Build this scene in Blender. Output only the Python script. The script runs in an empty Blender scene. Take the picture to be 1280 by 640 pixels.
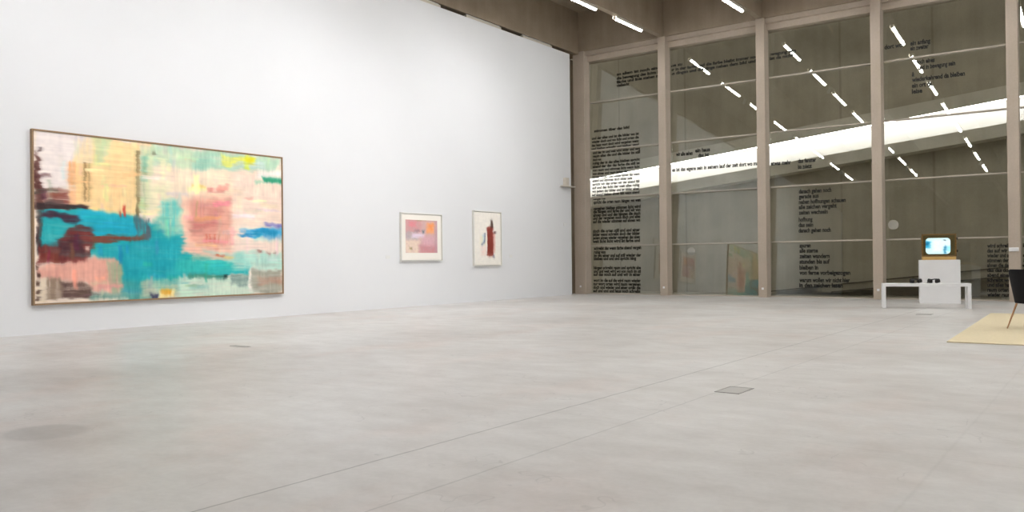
import bpy, bmesh, math, random
import numpy as np
from mathutils import Matrix, Vector

random.seed(4)
scene = bpy.context.scene
col = scene.collection

# ------------------------------------------------------------------ camera
EYE = 1.1
AX = ((0.80512399, 0.01144538, -0.59299608),      # world X, Y, Z seen in camera axes (right, up, forward)
      (0.59301183, 0.00233163, 0.80519037),
      (-0.01059836, 0.99993178, 0.00490999))
FPX = 1036.0
cam = bpy.data.cameras.new('camera')
cam.lens = 36.0 * FPX / 1280.0
cam.sensor_width = 36.0
cam.clip_end = 200
co = bpy.data.objects.new('camera', cam)
col.objects.link(co)
m = Matrix.Identity(4)
for r in range(3):
    m[r][0] = AX[r][0]; m[r][1] = AX[r][1]; m[r][2] = -AX[r][2]
m[2][3] = EYE
co.matrix_world = m
scene.camera = co

# ------------------------------------------------------------------ light and exposure
scene.view_settings.view_transform = 'Standard'
scene.view_settings.look = 'None'
scene.view_settings.gamma = 1.0
scene.view_settings.exposure = 0.24
scene.view_settings.use_curve_mapping = False
world = bpy.data.worlds.new('evening_sky')
scene.world = world
world.use_nodes = True
world.node_tree.nodes['Background'].inputs[0].default_value = (0.62, 0.60, 0.55, 1)
world.node_tree.nodes['Background'].inputs[1].default_value = 0.60
TUBE_POWER = 58.0
RAMP_POWER = 11.5
SPOT_POWER = 520.0

# ------------------------------------------------------------------ helpers
def lin(c):
    return tuple(((v / 255.0) / 12.92 if v / 255.0 <= 0.04045 else ((v / 255.0 + 0.055) / 1.055) ** 2.4) for v in c)

def tag(o, label=None, cat=None, group=None, kind=None):
    if label: o['label'] = label
    if cat: o['category'] = cat
    if group: o['group'] = group
    if kind: o['kind'] = kind
    return o

def empty(name, loc, rz=0.0):
    o = bpy.data.objects.new(name, None)
    o.empty_display_size = 0.1
    o.location = loc
    o.rotation_euler = (0, 0, rz)
    col.objects.link(o)
    return o

def build(name, bm, mat, parent=None, smooth=False, loc=None):
    me = bpy.data.meshes.new(name)
    bmesh.ops.recalc_face_normals(bm, faces=bm.faces)
    bm.to_mesh(me); bm.free()
    if smooth:
        for p in me.polygons: p.use_smooth = True
        try: me.set_sharp_from_angle(angle=math.radians(40))
        except Exception: pass
    me.materials.append(mat)
    o = bpy.data.objects.new(name, me)
    col.objects.link(o)
    if parent: o.parent = parent
    if loc: o.location = loc
    return o

def box(bm, x0, x1, y0, y1, z0, z1, bevel=0.0, mat=None):
    v = [bm.verts.new(p) for p in ((x0,y0,z0),(x1,y0,z0),(x1,y1,z0),(x0,y1,z0),(x0,y0,z1),(x1,y0,z1),(x1,y1,z1),(x0,y1,z1))]
    fs = [bm.faces.new([v[i] for i in q]) for q in ((0,3,2,1),(4,5,6,7),(0,1,5,4),(1,2,6,5),(2,3,7,6),(3,0,4,7))]
    if bevel > 0:
        es = list({e for f in fs for e in f.edges})
        bmesh.ops.bevel(bm, geom=es, offset=bevel, segments=2, affect='EDGES', profile=0.5)
    return bm

def hull8(bm, lo, hi):
    """lo, hi: four points each, same order"""
    a = [bm.verts.new(p) for p in lo]; b = [bm.verts.new(p) for p in hi]
    bm.faces.new(a[::-1]); bm.faces.new(b)
    for i in range(4):
        j = (i + 1) % 4
        bm.faces.new((a[i], a[j], b[j], b[i]))

def cyl(bm, p0, p1, r0, r1=None, n=16, cap=True):
    r1 = r0 if r1 is None else r1
    p0 = Vector(p0); p1 = Vector(p1); d = (p1 - p0).normalized()
    a = d.orthogonal().normalized(); b = d.cross(a)
    A = []; B = []
    for i in range(n):
        t = 2 * math.pi * i / n; o = a * math.cos(t) + b * math.sin(t)
        A.append(bm.verts.new(p0 + o * r0)); B.append(bm.verts.new(p1 + o * r1))
    for i in range(n):
        j = (i + 1) % n; bm.faces.new((A[i], A[j], B[j], B[i]))
    if cap: bm.faces.new(A[::-1]); bm.faces.new(B)

def tube_path(bm, pts, r, n=8):
    pts = [Vector(p) for p in pts]; rings = []
    for i, p in enumerate(pts):
        d = (pts[min(i + 1, len(pts) - 1)] - pts[max(i - 1, 0)]).normalized()
        a = d.cross(Vector((0.13, 0.21, 0.97))).normalized(); b = d.cross(a)
        rings.append([bm.verts.new(p + (a * math.cos(2*math.pi*k/n) + b * math.sin(2*math.pi*k/n)) * r) for k in range(n)])
    for i in range(len(rings) - 1):
        for k in range(n):
            bm.faces.new((rings[i][k], rings[i][(k+1)%n], rings[i+1][(k+1)%n], rings[i+1][k]))
    bm.faces.new(rings[0][::-1]); bm.faces.new(rings[-1])

def new_mat(name):
    mt = bpy.data.materials.new(name); mt.use_nodes = True
    nt = mt.node_tree
    return mt, nt, nt.nodes, nt.links, nt.nodes['Principled BSDF']

def plain(name, rgb, rough=0.5, spec=0.5, metal=0.0, var=0.0, vscale=3.0, stretch=(1, 1, 1), bump=0.0):
    mt, nt, N, L, b = new_mat(name)
    b.inputs['Roughness'].default_value = rough
    b.inputs['Specular IOR Level'].default_value = spec
    b.inputs['Metallic'].default_value = metal
    c = lin(rgb)
    if var > 0:
        tc = N.new('ShaderNodeTexCoord'); mp = N.new('ShaderNodeMapping'); mp.inputs['Scale'].default_value = stretch
        nz = N.new('ShaderNodeTexNoise'); nz.inputs['Scale'].default_value = vscale; nz.inputs['Detail'].default_value = 6
        cr = N.new('ShaderNodeValToRGB')
        cr.color_ramp.elements[0].position = 0.3; cr.color_ramp.elements[1].position = 0.7
        cr.color_ramp.elements[0].color = tuple(v * (1 - var) for v in c) + (1,)
        cr.color_ramp.elements[1].color = tuple(min(1, v * (1 + var)) for v in c) + (1,)
        L.new(tc.outputs['Object'], mp.inputs['Vector']); L.new(mp.outputs[0], nz.inputs['Vector'])
        L.new(nz.outputs['Fac'], cr.inputs['Fac']); L.new(cr.outputs[0], b.inputs['Base Color'])
        if bump > 0:
            bp = N.new('ShaderNodeBump'); bp.inputs['Strength'].default_value = bump; bp.inputs['Distance'].default_value = 0.01
            L.new(nz.outputs['Fac'], bp.inputs['Height']); L.new(bp.outputs[0], b.inputs['Normal'])
    else:
        b.inputs['Base Color'].default_value = c + (1,)
    return mt

def emit(name, rgb, s):
    mt, nt, N, L, b = new_mat(name)
    b.inputs['Base Color'].default_value = (0.8, 0.8, 0.8, 1)
    b.inputs['Emission Color'].default_value = tuple(rgb) + (1,)
    b.inputs['Emission Strength'].default_value = s
    return mt

def floor_material():
    mt, nt, N, L, b = new_mat('polished_concrete')
    tc = N.new('ShaderNodeTexCoord'); sep = N.new('ShaderNodeSeparateXYZ'); L.new(tc.outputs['Object'], sep.inputs[0])
    def noise(scale, detail, st=(1, 1, 1), rough=0.55):
        mp = N.new('ShaderNodeMapping'); mp.inputs['Scale'].default_value = st
        n = N.new('ShaderNodeTexNoise'); n.inputs['Scale'].default_value = scale; n.inputs['Detail'].default_value = detail
        n.inputs['Roughness'].default_value = rough
        L.new(tc.outputs['Object'], mp.inputs[0]); L.new(mp.outputs[0], n.inputs['Vector']); return n
    def ramp(src, p0, c0, p1, c1):
        r = N.new('ShaderNodeValToRGB'); r.color_ramp.elements[0].position = p0; r.color_ramp.elements[1].position = p1
        r.color_ramp.elements[0].color = (*c0, 1); r.color_ramp.elements[1].color = (*c1, 1); L.new(src, r.inputs[0]); return r
    def mth(op, a, bb=None, c=None, clamp=False):
        n = N.new('ShaderNodeMath'); n.operation = op; n.use_clamp = clamp
        for i, v in enumerate((a, bb, c)):
            if v is None: continue
            if isinstance(v, (int, float)): n.inputs[i].default_value = v
            else: L.new(v, n.inputs[i])
        return n.outputs[0]
    big = ramp(noise(0.45, 6).outputs['Fac'], 0.32, lin((194, 190, 186)), 0.68, lin((217, 216, 214)))
    med = ramp(noise(2.4, 8, (1, 1.6, 1), 0.62).outputs['Fac'], 0.36, (0.90, 0.89, 0.88), 0.64, (1.03, 1.03, 1.03))
    fine = ramp(noise(26, 5).outputs['Fac'], 0.35, (0.965, 0.965, 0.965), 0.6, (1.01, 1.01, 1.01))
    def mul(a, bb, f=1.0):
        x = N.new('ShaderNodeMix'); x.data_type = 'RGBA'; x.blend_type = 'MULTIPLY'; x.inputs[0].default_value = f
        L.new(a, x.inputs[6]); L.new(bb, x.inputs[7]); return x.outputs[2]
    c = mul(mul(big.outputs[0], med.outputs[0]), fine.outputs[0])
    # pinkish traffic staining
    pk = ramp(noise(0.8, 4, (1.4, 0.7, 1)).outputs['Fac'], 0.52, (1, 1, 1), 0.66, (1.0, 0.955, 0.94))
    c = mul(c, pk.outputs[0])
    # wandering scuffs: thin iso-lines of a warped noise
    sc = noise(1.1, 3, (1, 1, 1)); d = mth('ABSOLUTE', mth('SUBTRACT', sc.outputs['Fac'], 0.505))
    gate = noise(0.9, 2, (0.8, 1.3, 1)); g = mth('GREATER_THAN', gate.outputs['Fac'], 0.53)
    line = mth('MULTIPLY', mth('SUBTRACT', 1.0, mth('DIVIDE', d, 0.004), clamp=True), g)
    # saw-cut joints
    wob = mth('MULTIPLY', mth('SUBTRACT', noise(3.0, 3).outputs['Fac'], 0.5), 0.03)
    X = mth('ADD', sep.outputs[0], wob)
    def joint(x, wdt, k):
        dd = mth('ABSOLUTE', mth('SUBTRACT', X, x))
        return mth('MULTIPLY', mth('SUBTRACT', 1.0, mth('DIVIDE', dd, wdt), clamp=True), k)
    def jointy(y, wdt, k):
        dd = mth('ABSOLUTE', mth('SUBTRACT', mth('ADD', sep.outputs[1], wob), y))
        return mth('MULTIPLY', mth('SUBTRACT', 1.0, mth('DIVIDE', dd, wdt), clamp=True), k)
    dark = mth('MULTIPLY', line, 0.16)
    for q in (joint(-3.33, 0.011, 0.55), joint(-2.69, 0.010, 0.30), joint(-0.80, 0.015, 0.07), joint(-9.33, 0.010, 0.30), jointy(11.0, 0.012, 0.10), jointy(5.0, 0.008, 0.12)):
        dark = mth('MAXIMUM', dark, q)
    # round worn patch
    ex = mth('DIVIDE', mth('ADD', sep.outputs[0], 5.72), 0.30); ey = mth('DIVIDE', mth('SUBTRACT', sep.outputs[1], 2.57), 0.27)
    rr = mth('SQRT', mth('ADD', mth('MULTIPLY', ex, ex), mth('MULTIPLY', ey, ey)))
    patch = mth('MULTIPLY', mth('MULTIPLY', mth('SUBTRACT', 1.05, rr, clamp=True), 4.0, clamp=True), 0.20)
    dark = mth('MAXIMUM', dark, patch)
    keep = mth('SUBTRACT', 1.0, dark)
    cv = N.new('ShaderNodeCombineColor')
    for i in range(3): L.new(keep, cv.inputs[i])
    c = mul(c, cv.outputs[0])
    L.new(c, b.inputs['Base Color'])
    rg = N.new('ShaderNodeMapRange'); rg.inputs[3].default_value = 0.30; rg.inputs[4].default_value = 0.46
    L.new(noise(1.5, 5).outputs['Fac'], rg.inputs[0]); L.new(rg.outputs[0], b.inputs['Roughness'])
    b.inputs['Specular IOR Level'].default_value = 0.5
    return mt

def board_concrete(name, rgb, var=0.12, board=0.0, axis='V'):
    """cast concrete: cloudy mottling, vertical streaks, panel joints"""
    mt, nt, N, L, b = new_mat(name)
    tc = N.new('ShaderNodeTexCoord')
    c = lin(rgb)
    def nz(scale, st, lo, hi):
        mp = N.new('ShaderNodeMapping'); mp.inputs['Scale'].default_value = st
        n = N.new('ShaderNodeTexNoise'); n.inputs['Scale'].default_value = scale; n.inputs['Detail'].default_value = 7
        L.new(tc.outputs['Object'], mp.inputs[0]); L.new(mp.outputs[0], n.inputs['Vector'])
        r = N.new('ShaderNodeValToRGB'); r.color_ramp.elements[0].position = 0.3; r.color_ramp.elements[1].position = 0.7
        r.color_ramp.elements[0].color = (lo, lo, lo * 0.98, 1); r.color_ramp.elements[1].color = (hi, hi, hi, 1)
        L.new(n.outputs['Fac'], r.inputs[0]); return r.outputs[0]
    def mul(a, bb):
        x = N.new('ShaderNodeMix'); x.data_type = 'RGBA'; x.blend_type = 'MULTIPLY'; x.inputs[0].default_value = 1
        L.new(a, x.inputs[6]); L.new(bb, x.inputs[7]); return x.outputs[2]
    base = N.new('ShaderNodeRGB'); base.outputs[0].default_value = (*c, 1)
    o = mul(base.outputs[0], nz(1.3, (1, 1, 1), 1 - var, 1 + var))
    o = mul(o, nz(2.2, (2.2, 2.2, 0.12), 1 - var * 0.6, 1 + var * 0.5))
    o = mul(o, nz(22, (1, 1, 1), 0.96, 1.03))
    if board:                 # panel joints
        sp = N.new('ShaderNodeSeparateXYZ'); L.new(tc.outputs['Object'], sp.inputs[0])
        def mth(op, a, bb):
            n = N.new('ShaderNodeMath'); n.operation = op
            for i, v in enumerate((a, bb)):
                if isinstance(v, (int, float)): n.inputs[i].default_value = v
                else: L.new(v, n.inputs[i])
            return n.outputs[0]
        f = mth('FRACT', mth('DIVIDE', mth('ADD', sp.outputs[0], 6.87 + 12 * board), board), 0)
        near = mth('LESS_THAN', mth('MINIMUM', f, mth('SUBTRACT', 1.0, f)), 0.012)
        k = mth('SUBTRACT', 1.0, mth('MULTIPLY', near, 0.2))
        cv = N.new('ShaderNodeCombineColor')
        for i in range(3): L.new(k, cv.inputs[i])
        o = mul(o, cv.outputs[0])
    L.new(o, b.inputs['Base Color'])
    b.inputs['Roughness'].default_value = 0.75
    b.inputs['Specular IOR Level'].default_value = 0.25
    return mt

def glass_material():
    mt = bpy.data.materials.new('window_glass'); mt.use_nodes = True
    nt = mt.node_tree; N = nt.nodes; L = nt.links
    N.remove(N['Principled BSDF'])
    t = N.new('ShaderNodeBsdfTransparent'); t.inputs[0].default_value = (0.95, 0.95, 0.93, 1)
    g = N.new('ShaderNodeBsdfGlossy'); g.inputs['Roughness'].default_value = 0.0; g.inputs[0].default_value = (0.95, 1, 0.97, 1)
    x = N.new('ShaderNodeMixShader')
    fr = N.new('ShaderNodeFresnel'); fr.inputs[0].default_value = 1.55
    ml = N.new('ShaderNodeMath'); ml.operation = 'MULTIPLY'; ml.inputs[1].default_value = 1.45
    L.new(fr.outputs[0], ml.inputs[0]); L.new(ml.outputs[0], x.inputs[0])
    L.new(t.outputs[0], x.inputs[1]); L.new(g.outputs[0], x.inputs[2])
    L.new(x.outputs[0], N['Material Output'].inputs[0])
    return mt

def attr_mat(name, rough=0.6, emission=0.0):
    mt, nt, N, L, b = new_mat(name)
    a = N.new('ShaderNodeAttribute'); a.attribute_name = 'paint'
    if emission:
        b.inputs['Base Color'].default_value = (0.02, 0.02, 0.02, 1)
        L.new(a.outputs['Color'], b.inputs['Emission Color']); b.inputs['Emission Strength'].default_value = emission
        b.inputs['Roughness'].default_value = 0.15
    else:
        L.new(a.outputs['Color'], b.inputs['Base Color']); b.inputs['Roughness'].default_value = rough
    b.inputs['Specular IOR Level'].default_value = 0.3
    return mt

M_white = plain('white_wall_paint', (227, 228, 230), 0.85, 0.2, var=0.012, vscale=0.6)
M_whitelac = plain('white_lacquer', (232, 232, 232), 0.45, 0.4, var=0.02, vscale=4)
M_floor = floor_material()
M_conc = board_concrete('cast_concrete_warm', (160, 146, 129), 0.10)
M_col = board_concrete('column_concrete', (184, 171, 158), 0.06)
M_outer = board_concrete('outer_wall_concrete', (182, 175, 160), 0.10, board=2.55)
M_ramp = board_concrete('ramp_concrete', (214, 209, 198), 0.06)
M_glass = glass_material()
M_trans = plain('transom_metal', (182, 173, 160), 0.45, 0.5, var=0.03)
M_vinyl = plain('black_vinyl', (14, 14, 13), 0.5, 0.3, var=0.1, vscale=20)
M_frost = plain('frosted_vinyl', (178, 177, 168), 0.6, 0.3, var=0.05, vscale=20)
M_black = plain('black_metal', (25, 24, 24), 0.5, 0.4, var=0.1, vscale=8)
M_dark = plain('dark_gap', (40, 36, 32), 0.8, 0.2, var=0.1, vscale=8)
M_house = plain('cream_housing', (205, 198, 186), 0.5, 0.4, var=0.03, vscale=6)
M_tube = emit('fluorescent_diffuser', (0.99, 0.99, 0.985), TUBE_POWER)
M_strip = emit('ramp_strip_diffuser', (1.0, 0.99, 0.97), RAMP_POWER)

# ------------------------------------------------------------------ the room
WX = -13.85          # white wall
GY = 22.90           # mean plane of the glass
CEIL = 8.95
HEAD = 7.70          # underside of beams
COLX = [-13.875] + [-10.98 + 2.985 * i for i in range(8)]   # column centres
RX = 11.0; BY = -7.0
def struct(name, bm, mat, parent=None):
    o = build(name, bm, mat, parent); tag(o, kind='structure'); return o

b = bmesh.new(); box(b, -14.5, RX, BY, 23.15, -0.2, 0.0); struct('floor', b, M_floor)
b = bmesh.new(); box(b, -14.5, RX, BY, 23.15, CEIL, CEIL + 0.25); struct('ceiling', b, M_conc)
b = bmesh.new(); box(b, -14.25, WX, BY, 21.95, 0.0, 7.52); struct('wall_left', b, M_white)
b = bmesh.new(); box(b, -14.9, -14.3, BY, 23.6, 0.0, 7.56); struct('wall_left_rear', b, M_conc)
b = bmesh.new(); box(b, RX, RX + 0.2, BY, 23.6, 0, CEIL); struct('wall_right', b, M_white)
b = bmesh.new(); box(b, -14.5, RX, BY - 0.2, BY, 0, CEIL); struct('wall_back', b, M_conc)
b = bmesh.new(); box(b, -14.9, RX, 22.5, 23.15, HEAD, CEIL); struct('wall_front', b, M_conc)          # concrete over the glazing
b = bmesh.new(); box(b, -14.0, RX, 22.74, 23.10, 7.40, 7.57); box(b, -14.0, RX, 22.60, 23.10, 7.57, HEAD); struct('trim_1', b, M_col)               # head rail
b = bmesh.new(); box(b, -14.0, RX, 22.78, 23.05, 0.0, 0.03); struct('trim_2', b, M_trans)              # sill strip
b = bmesh.new(); box(b, -14.9, 14, 23.15, 29.0, -0.25, -0.05); struct('floor_outside', b, M_outer)
b = bmesh.new(); box(b, -24, 16, 26.302, 26.6, -0.25, 10.5); struct('wall_outside', b, M_outer)

# ------------------------------------------------------------------ window bays: five leaning panes and four transoms each
PH = 1.525
TILT = math.radians(3.55)
def pane_y(z):
    r = min(4, int(z / PH)); z0 = r * PH; z1 = min(7.42, z0 + PH)
    return GY + (z - (z0 + z1) / 2) * math.tan(TILT)
BAYS = [(-13.67, -11.10)] + [(COLX[i] + 0.12, COLX[i + 1] - 0.12) for i in range(1, 7)]
for n, (x0, x1) in enumerate(BAYS):
    root = empty('window_%d' % (n + 1), ((x0 + x1) / 2, GY, 0)); tag(root, kind='structure')
    cx = (x0 + x1) / 2
    for r in range(5):
        z0 = r * PH; z1 = min(7.42, z0 + PH)
        yaw = 0.0075 if (n == 1 and r <= 1) else 0.0
        b = bmesh.new()
        q = []
        for dy in (-0.005, 0.005):
            for (x, z) in ((x0, z0), (x1, z0), (x1, z1), (x0, z1)):
                q.append((x - cx, (z - (z0 + z1) / 2) * math.tan(TILT) + dy + (x - cx) * yaw, z))
        hull8(b, q[:4], q[4:])
        build('pane', b, M_glass, root)
    for r in range(1, 5):
        b = bmesh.new(); z = r * PH
        box(b, x0 - cx, x1 - cx, -0.062, 0.062, z - 0.018, z + 0.018, 0.003)
        build('transom', b, M_trans, root)

ORD = ['first', 'second', 'third', 'fourth', 'fifth', 'sixth', 'seventh', 'eighth', 'ninth']
for i, x in enumerate(COLX):
    root = empty('concrete_column', (x, 22.5, 0))
    w = 0.41 / 2 if i == 0 else 0.12
    b = bmesh.new(); box(b, -w, w, 0, 0.335, 0, HEAD - 0.002, 0.006); build('shaft', b, M_col, root)
    b = bmesh.new(); box(b, -0.03, 0.03, -0.012, 0.004, 0.21, 0.27, 0.004)
    fx = build('socket_plate', b, M_whitelac, root); tag(fx, 'small white plate')
    if i == 4:
        b = bmesh.new(); box(b, -0.11, 0.09, -0.03, 0.004, 1.18, 1.27, 0.006); s = build('sensor_box', b, M_whitelac, root); tag(s, 'slim white box')
    if i == 0: lab = 'wider concrete column in the corner beside the end of the white wall'
    elif i == 1: lab = 'slim concrete column second from the corner, next to the lettering-filled bay'
    elif i == 2: lab = 'slim concrete column third from the corner, beside the dim mirror image of the large painting'
    elif i == 3: lab = 'slim concrete column fourth from the corner, just left of the white bench'
    elif i == 4: lab = 'slim concrete column fifth from the corner, behind the black chair, with a white box on it'
    else: lab = 'slim concrete column standing %s from the corner, beyond the black chair' % ORD[i]
    tag(root, lab, 'column', 'concrete columns along the glass wall')

# ------------------------------------------------------------------ beams
b = bmesh.new(); box(b, -14.45, WX - 0.01, BY, 22.5, 7.62, CEIL, 0.01)
tag(build('ceiling_beam', b, M_conc), 'deep concrete edge beam running above the white wall', 'beam', 'concrete ceiling beams')
for i in range(1, 8):
    x = COLX[i]
    b = bmesh.new(); box(b, -0.10, 0.08, BY, 22.5, 0, CEIL - HEAD, 0.008)
    o = build('ceiling_beam', b, M_conc, loc=(x, 0, HEAD))
    tag(o, 'deep concrete ceiling beam ending on the %s column from the corner' % ORD[i], 'beam', 'concrete ceiling beams')

# ------------------------------------------------------------------ fluorescent battens, eight under each beam
def make_light():
    root = empty('ceiling_light', (0, 0, 0))
    b = bmesh.new(); box(b, -0.035, 0.035, -0.775, 0.775, -0.035, 0.0, 0.005); build('housing', b, M_house, root)
    for s in (-1, 1):  # side wings added to keep the tube light off the upper wall
        b = bmesh.new(); box(b, s * 0.058 - 0.003, s * 0.058 + 0.003, -0.775, 0.775, -0.082, -0.004); box(b, min(s*0.034, s*0.058), max(s*0.034, s*0.058), -0.775, 0.775, -0.010, -0.004)
        bmesh.ops.remove_doubles(b, verts=b.verts, dist=0.0001); build('added_cutoff_wing', b, M_house, root)
    b = bmesh.new(); cyl(b, (0, -0.75, -0.07), (0, 0.75, -0.07), 0.040, n=14); build('tube', b, M_tube, root, True)
    for s in (-1, 1):
        b = bmesh.new(); cyl(b, (0, s * 0.75, -0.07), (0, s * 0.778, -0.07), 0.043, n=14); build('end_cap', b, M_house, root)
    return root
def copy_tree(o, parent=None):
    c = o.copy(); col.objects.link(c)
    if parent: c.parent = parent
    for ch in list(o.children): copy_tree(ch, c)
    return c
proto = make_light(); first = True
for i in range(1, 8):
    for k in range(8):
        o = proto if first else copy_tree(proto)
        first = False
        o.location = (COLX[i] - 0.03, 21.30 - 0.775 - 2.55 * k, HEAD)
        tag(o, "glowing white light batten on the %s column's beam, %s from the glass wall" % (ORD[i], ORD[k]), 'ceiling light', 'fluorescent battens under the beams')

def make_spot():
    root = empty('track_spotlight', (0, 0, 0))
    b = bmesh.new(); cyl(b, (0, 0, 0), (0, 0, -0.07), 0.012, n=10); build('stem', b, M_house, root)
    b = bmesh.new(); cyl(b, (0.03, 0.07, -0.08), (-0.06, -0.10, -0.16), 0.045, 0.055, n=18); build('lamp_head', b, M_whitelac, root, True)
    b = bmesh.new(); box(b, -0.02, 0.02, -0.09, 0.09, -0.02, 0.0, 0.003); build('adapter', b, M_house, root)
    return root
sp = make_spot(); first = True
for i in range(1, 5):
    for k in (1.5, 3.5, 6.5):
        o = sp if first else copy_tree(sp); first = False
        y = 21.30 - 0.775 - 2.55 * k
        o.location = (COLX[i] - 0.03, y, HEAD)
        tag(o, "small white spotlight on the %s column's beam, between its %s and %s battens" % (ORD[i], ORD[int(k)], ORD[int(k) + 1]), 'spotlight', 'spotlights between the battens')

# the spotlights on the second beam are aimed across the hall at the pictures
def spot_lamp(k, target, power):
    l = bpy.data.lights.new('spot_lamp', 'SPOT'); l.energy = power; l.spot_size = math.radians(95); l.spot_blend = 1.0
    l.shadow_soft_size = 0.05; l.color = (0.99, 0.99, 1.0)
    o = bpy.data.objects.new('spot_lamp', l); col.objects.link(o)
    o.location = (COLX[2] - 0.16, 21.30 - 0.775 - 2.55 * k - 0.12, HEAD - 0.24)
    o.rotation_euler = (Vector(target) - o.location).to_track_quat('-Z', 'Y').to_euler()
    tag(o, kind='structure')
spot_lamp(6.5, (-13.85, 5.6, 1.7), SPOT_POWER)
spot_lamp(3.5, (-13.85, 10.4, 1.9), SPOT_POWER)
spot_lamp(1.5, (-13.85, 16.0, 1.8), SPOT_POWER * 0.9)

# unlit wall-washer battens lying on the top edge of the white wall
b = bmesh.new(); box(b, -0.05, 0.05, -0.76, 0.76, 0, 0.07, 0.006)
ww = empty('wall_top_light', (WX - 0.06, 20.22, 7.52)); build('housing', b, M_house, ww)
b = bmesh.new(); cyl(b, (0.0, -0.72, 0.085), (0.0, 0.72, 0.085), 0.022, n=12); build('tube', b, M_whitelac, ww, True)
names = ['nearest the corner', 'second from the corner', 'third from the corner', 'fourth from the corner']
for k in range(4):
    o = ww if k == 0 else copy_tree(ww)
    o.location.y = 20.22 - 2.55 * k
    tag(o, 'unlit cream light housing on top of the white wall, %s' % names[k], 'wall light', 'unlit battens on top of the white wall')

# ------------------------------------------------------------------ outside: concrete ramp with a lit white flank, behind the glass
def slope_box(b, y0, y1, zl, zh, x0=-20.0, x1=12.0, s=0.1):
    hull8(b, [(x0, y0, zl + s*x0), (x1, y0, zl + s*x1), (x1, y1, zl + s*x1), (x0, y1, zl + s*x0)],
             [(x0, y0, zh + s*x0), (x1, y0, zh + s*x1), (x1, y1, zh + s*x1), (x0, y1, zh + s*x0)])
rp = empty('concrete_ramp', (-5, 25.9, 0))
P0 = Vector((-5, 25.9, 0))
def ramp_part(name, y0, y1, zl, zh, mat, **k):
    b = bmesh.new(); slope_box(b, y0, y1, zl, zh, **k)
    bmesh.ops.translate(b, verts=b.verts, vec=-P0)
    return build(name, b, mat, rp)
ramp_part('upper_lip', 25.5, 26.3, 5.56, 5.84, M_ramp)
ramp_part('lip_nose', 25.5, 25.55, 5.49, 5.56, M_ramp)
ramp_part('white_flank', 26.1, 26.3, 4.60, 5.56, M_white)
ramp_part('lower_beam', 25.5, 26.1, 4.50, 4.84, M_ramp)
ramp_part('light_strip', 25.68, 25.76, 5.50, 5.558, M_strip)
tag(rp, 'long sloping concrete ramp with brightly lit white side behind the glass wall', 'ramp')
M_edge = plain('shadow_joint_edge', (96, 90, 80), 0.8, 0.2, var=0.1, vscale=8)  # dark tone painted for the shadow and joint lines along the kerb
r2 = empty('sloping_kerb', (-3, 25.4, -0.05))
b = bmesh.new(); slope_box(b, 25.6, 26.3, 0.80, 1.04, x0=-7.4, x1=12.0, s=0.105)
bmesh.ops.translate(b, verts=b.verts, vec=(3, -25.4, 0.05)); build('kerb_slab', b, M_outer, r2)
for (za, zb) in ((1.04, 1.075), (0.76, 0.80)):
    b = bmesh.new(); slope_box(b, 25.52, 26.3, za, zb, x0=-8.9 if za > 1 else -7.0, x1=12.0, s=0.115 if za > 1 else 0.105)
    bmesh.ops.translate(b, verts=b.verts, vec=(3, -25.4, 0.05)); build('dark_edge', b, M_edge, r2)
tag(r2, 'low sloping kerb with dark edges outside, behind the bench and plinth', 'kerb')

# ------------------------------------------------------------------ lettering on the glass
FC = {}
def line_geometry(txt):
    if txt in FC: return FC[txt]
    cu = bpy.data.curves.new('lettering_source', 'FONT'); cu.body = txt; cu.size = 1.0; cu.offset = 0.042
    cu.resolution_u = 3
    ob = bpy.data.objects.new('lettering_source', cu); col.objects.link(ob)
    dg = bpy.context.evaluated_depsgraph_get()
    me = bpy.data.meshes.new_from_object(ob.evaluated_get(dg))
    vs = [tuple(v.co) for v in me.vertices]; fs = [tuple(p.vertices) for p in me.polygons]
    bpy.data.objects.remove(ob); bpy.data.curves.remove(cu); bpy.data.meshes.remove(me)
    FC[txt] = (vs, fs); return FC[txt]

def lettering(name, lines, label, cat='lettering', size=0.16):
    """lines: (text, x0, x1, baseline z); each line is a part"""
    zb = min(l[3] for l in lines); xm = min(l[1] for l in lines)
    root = empty(name, (xm, GY, zb))
    for (txt, x0, x1, z) in lines:
        b = bmesh.new()
        vs, fs = line_geometry(txt)
        xa = min(v[0] for v in vs); xb = max(v[0] for v in vs)
        k = (x1 - x0) / (xb - xa)
        nv = []; X = []
        for v in vs:
            zz = z + v[1] * size; x = x0 + (v[0] - xa) * k; X.append(x)
            nv.append(b.verts.new((x - xm, pane_y(zz) - 0.012 - GY, zz - zb)))
        for f in fs:
            if any(abs(X[i] - c) < 0.13 for i in f for c in COLX[1:]): continue      # nothing is stuck where a column stands
            try: b.faces.new([nv[i] for i in f])
            except ValueError: pass
        bmesh.ops.delete(b, geom=[v for v in b.verts if not v.link_faces], context='VERTS')
        if not b.verts: b.free(); continue
        me = bpy.data.meshes.new('text_line'); b.to_mesh(me); b.free(); me.materials.append(M_vinyl)
        o = bpy.data.objects.new('text_line', me); col.objects.link(o); o.parent = root
    tag(root, label, cat, 'black vinyl texts on the glass'); return root

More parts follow.
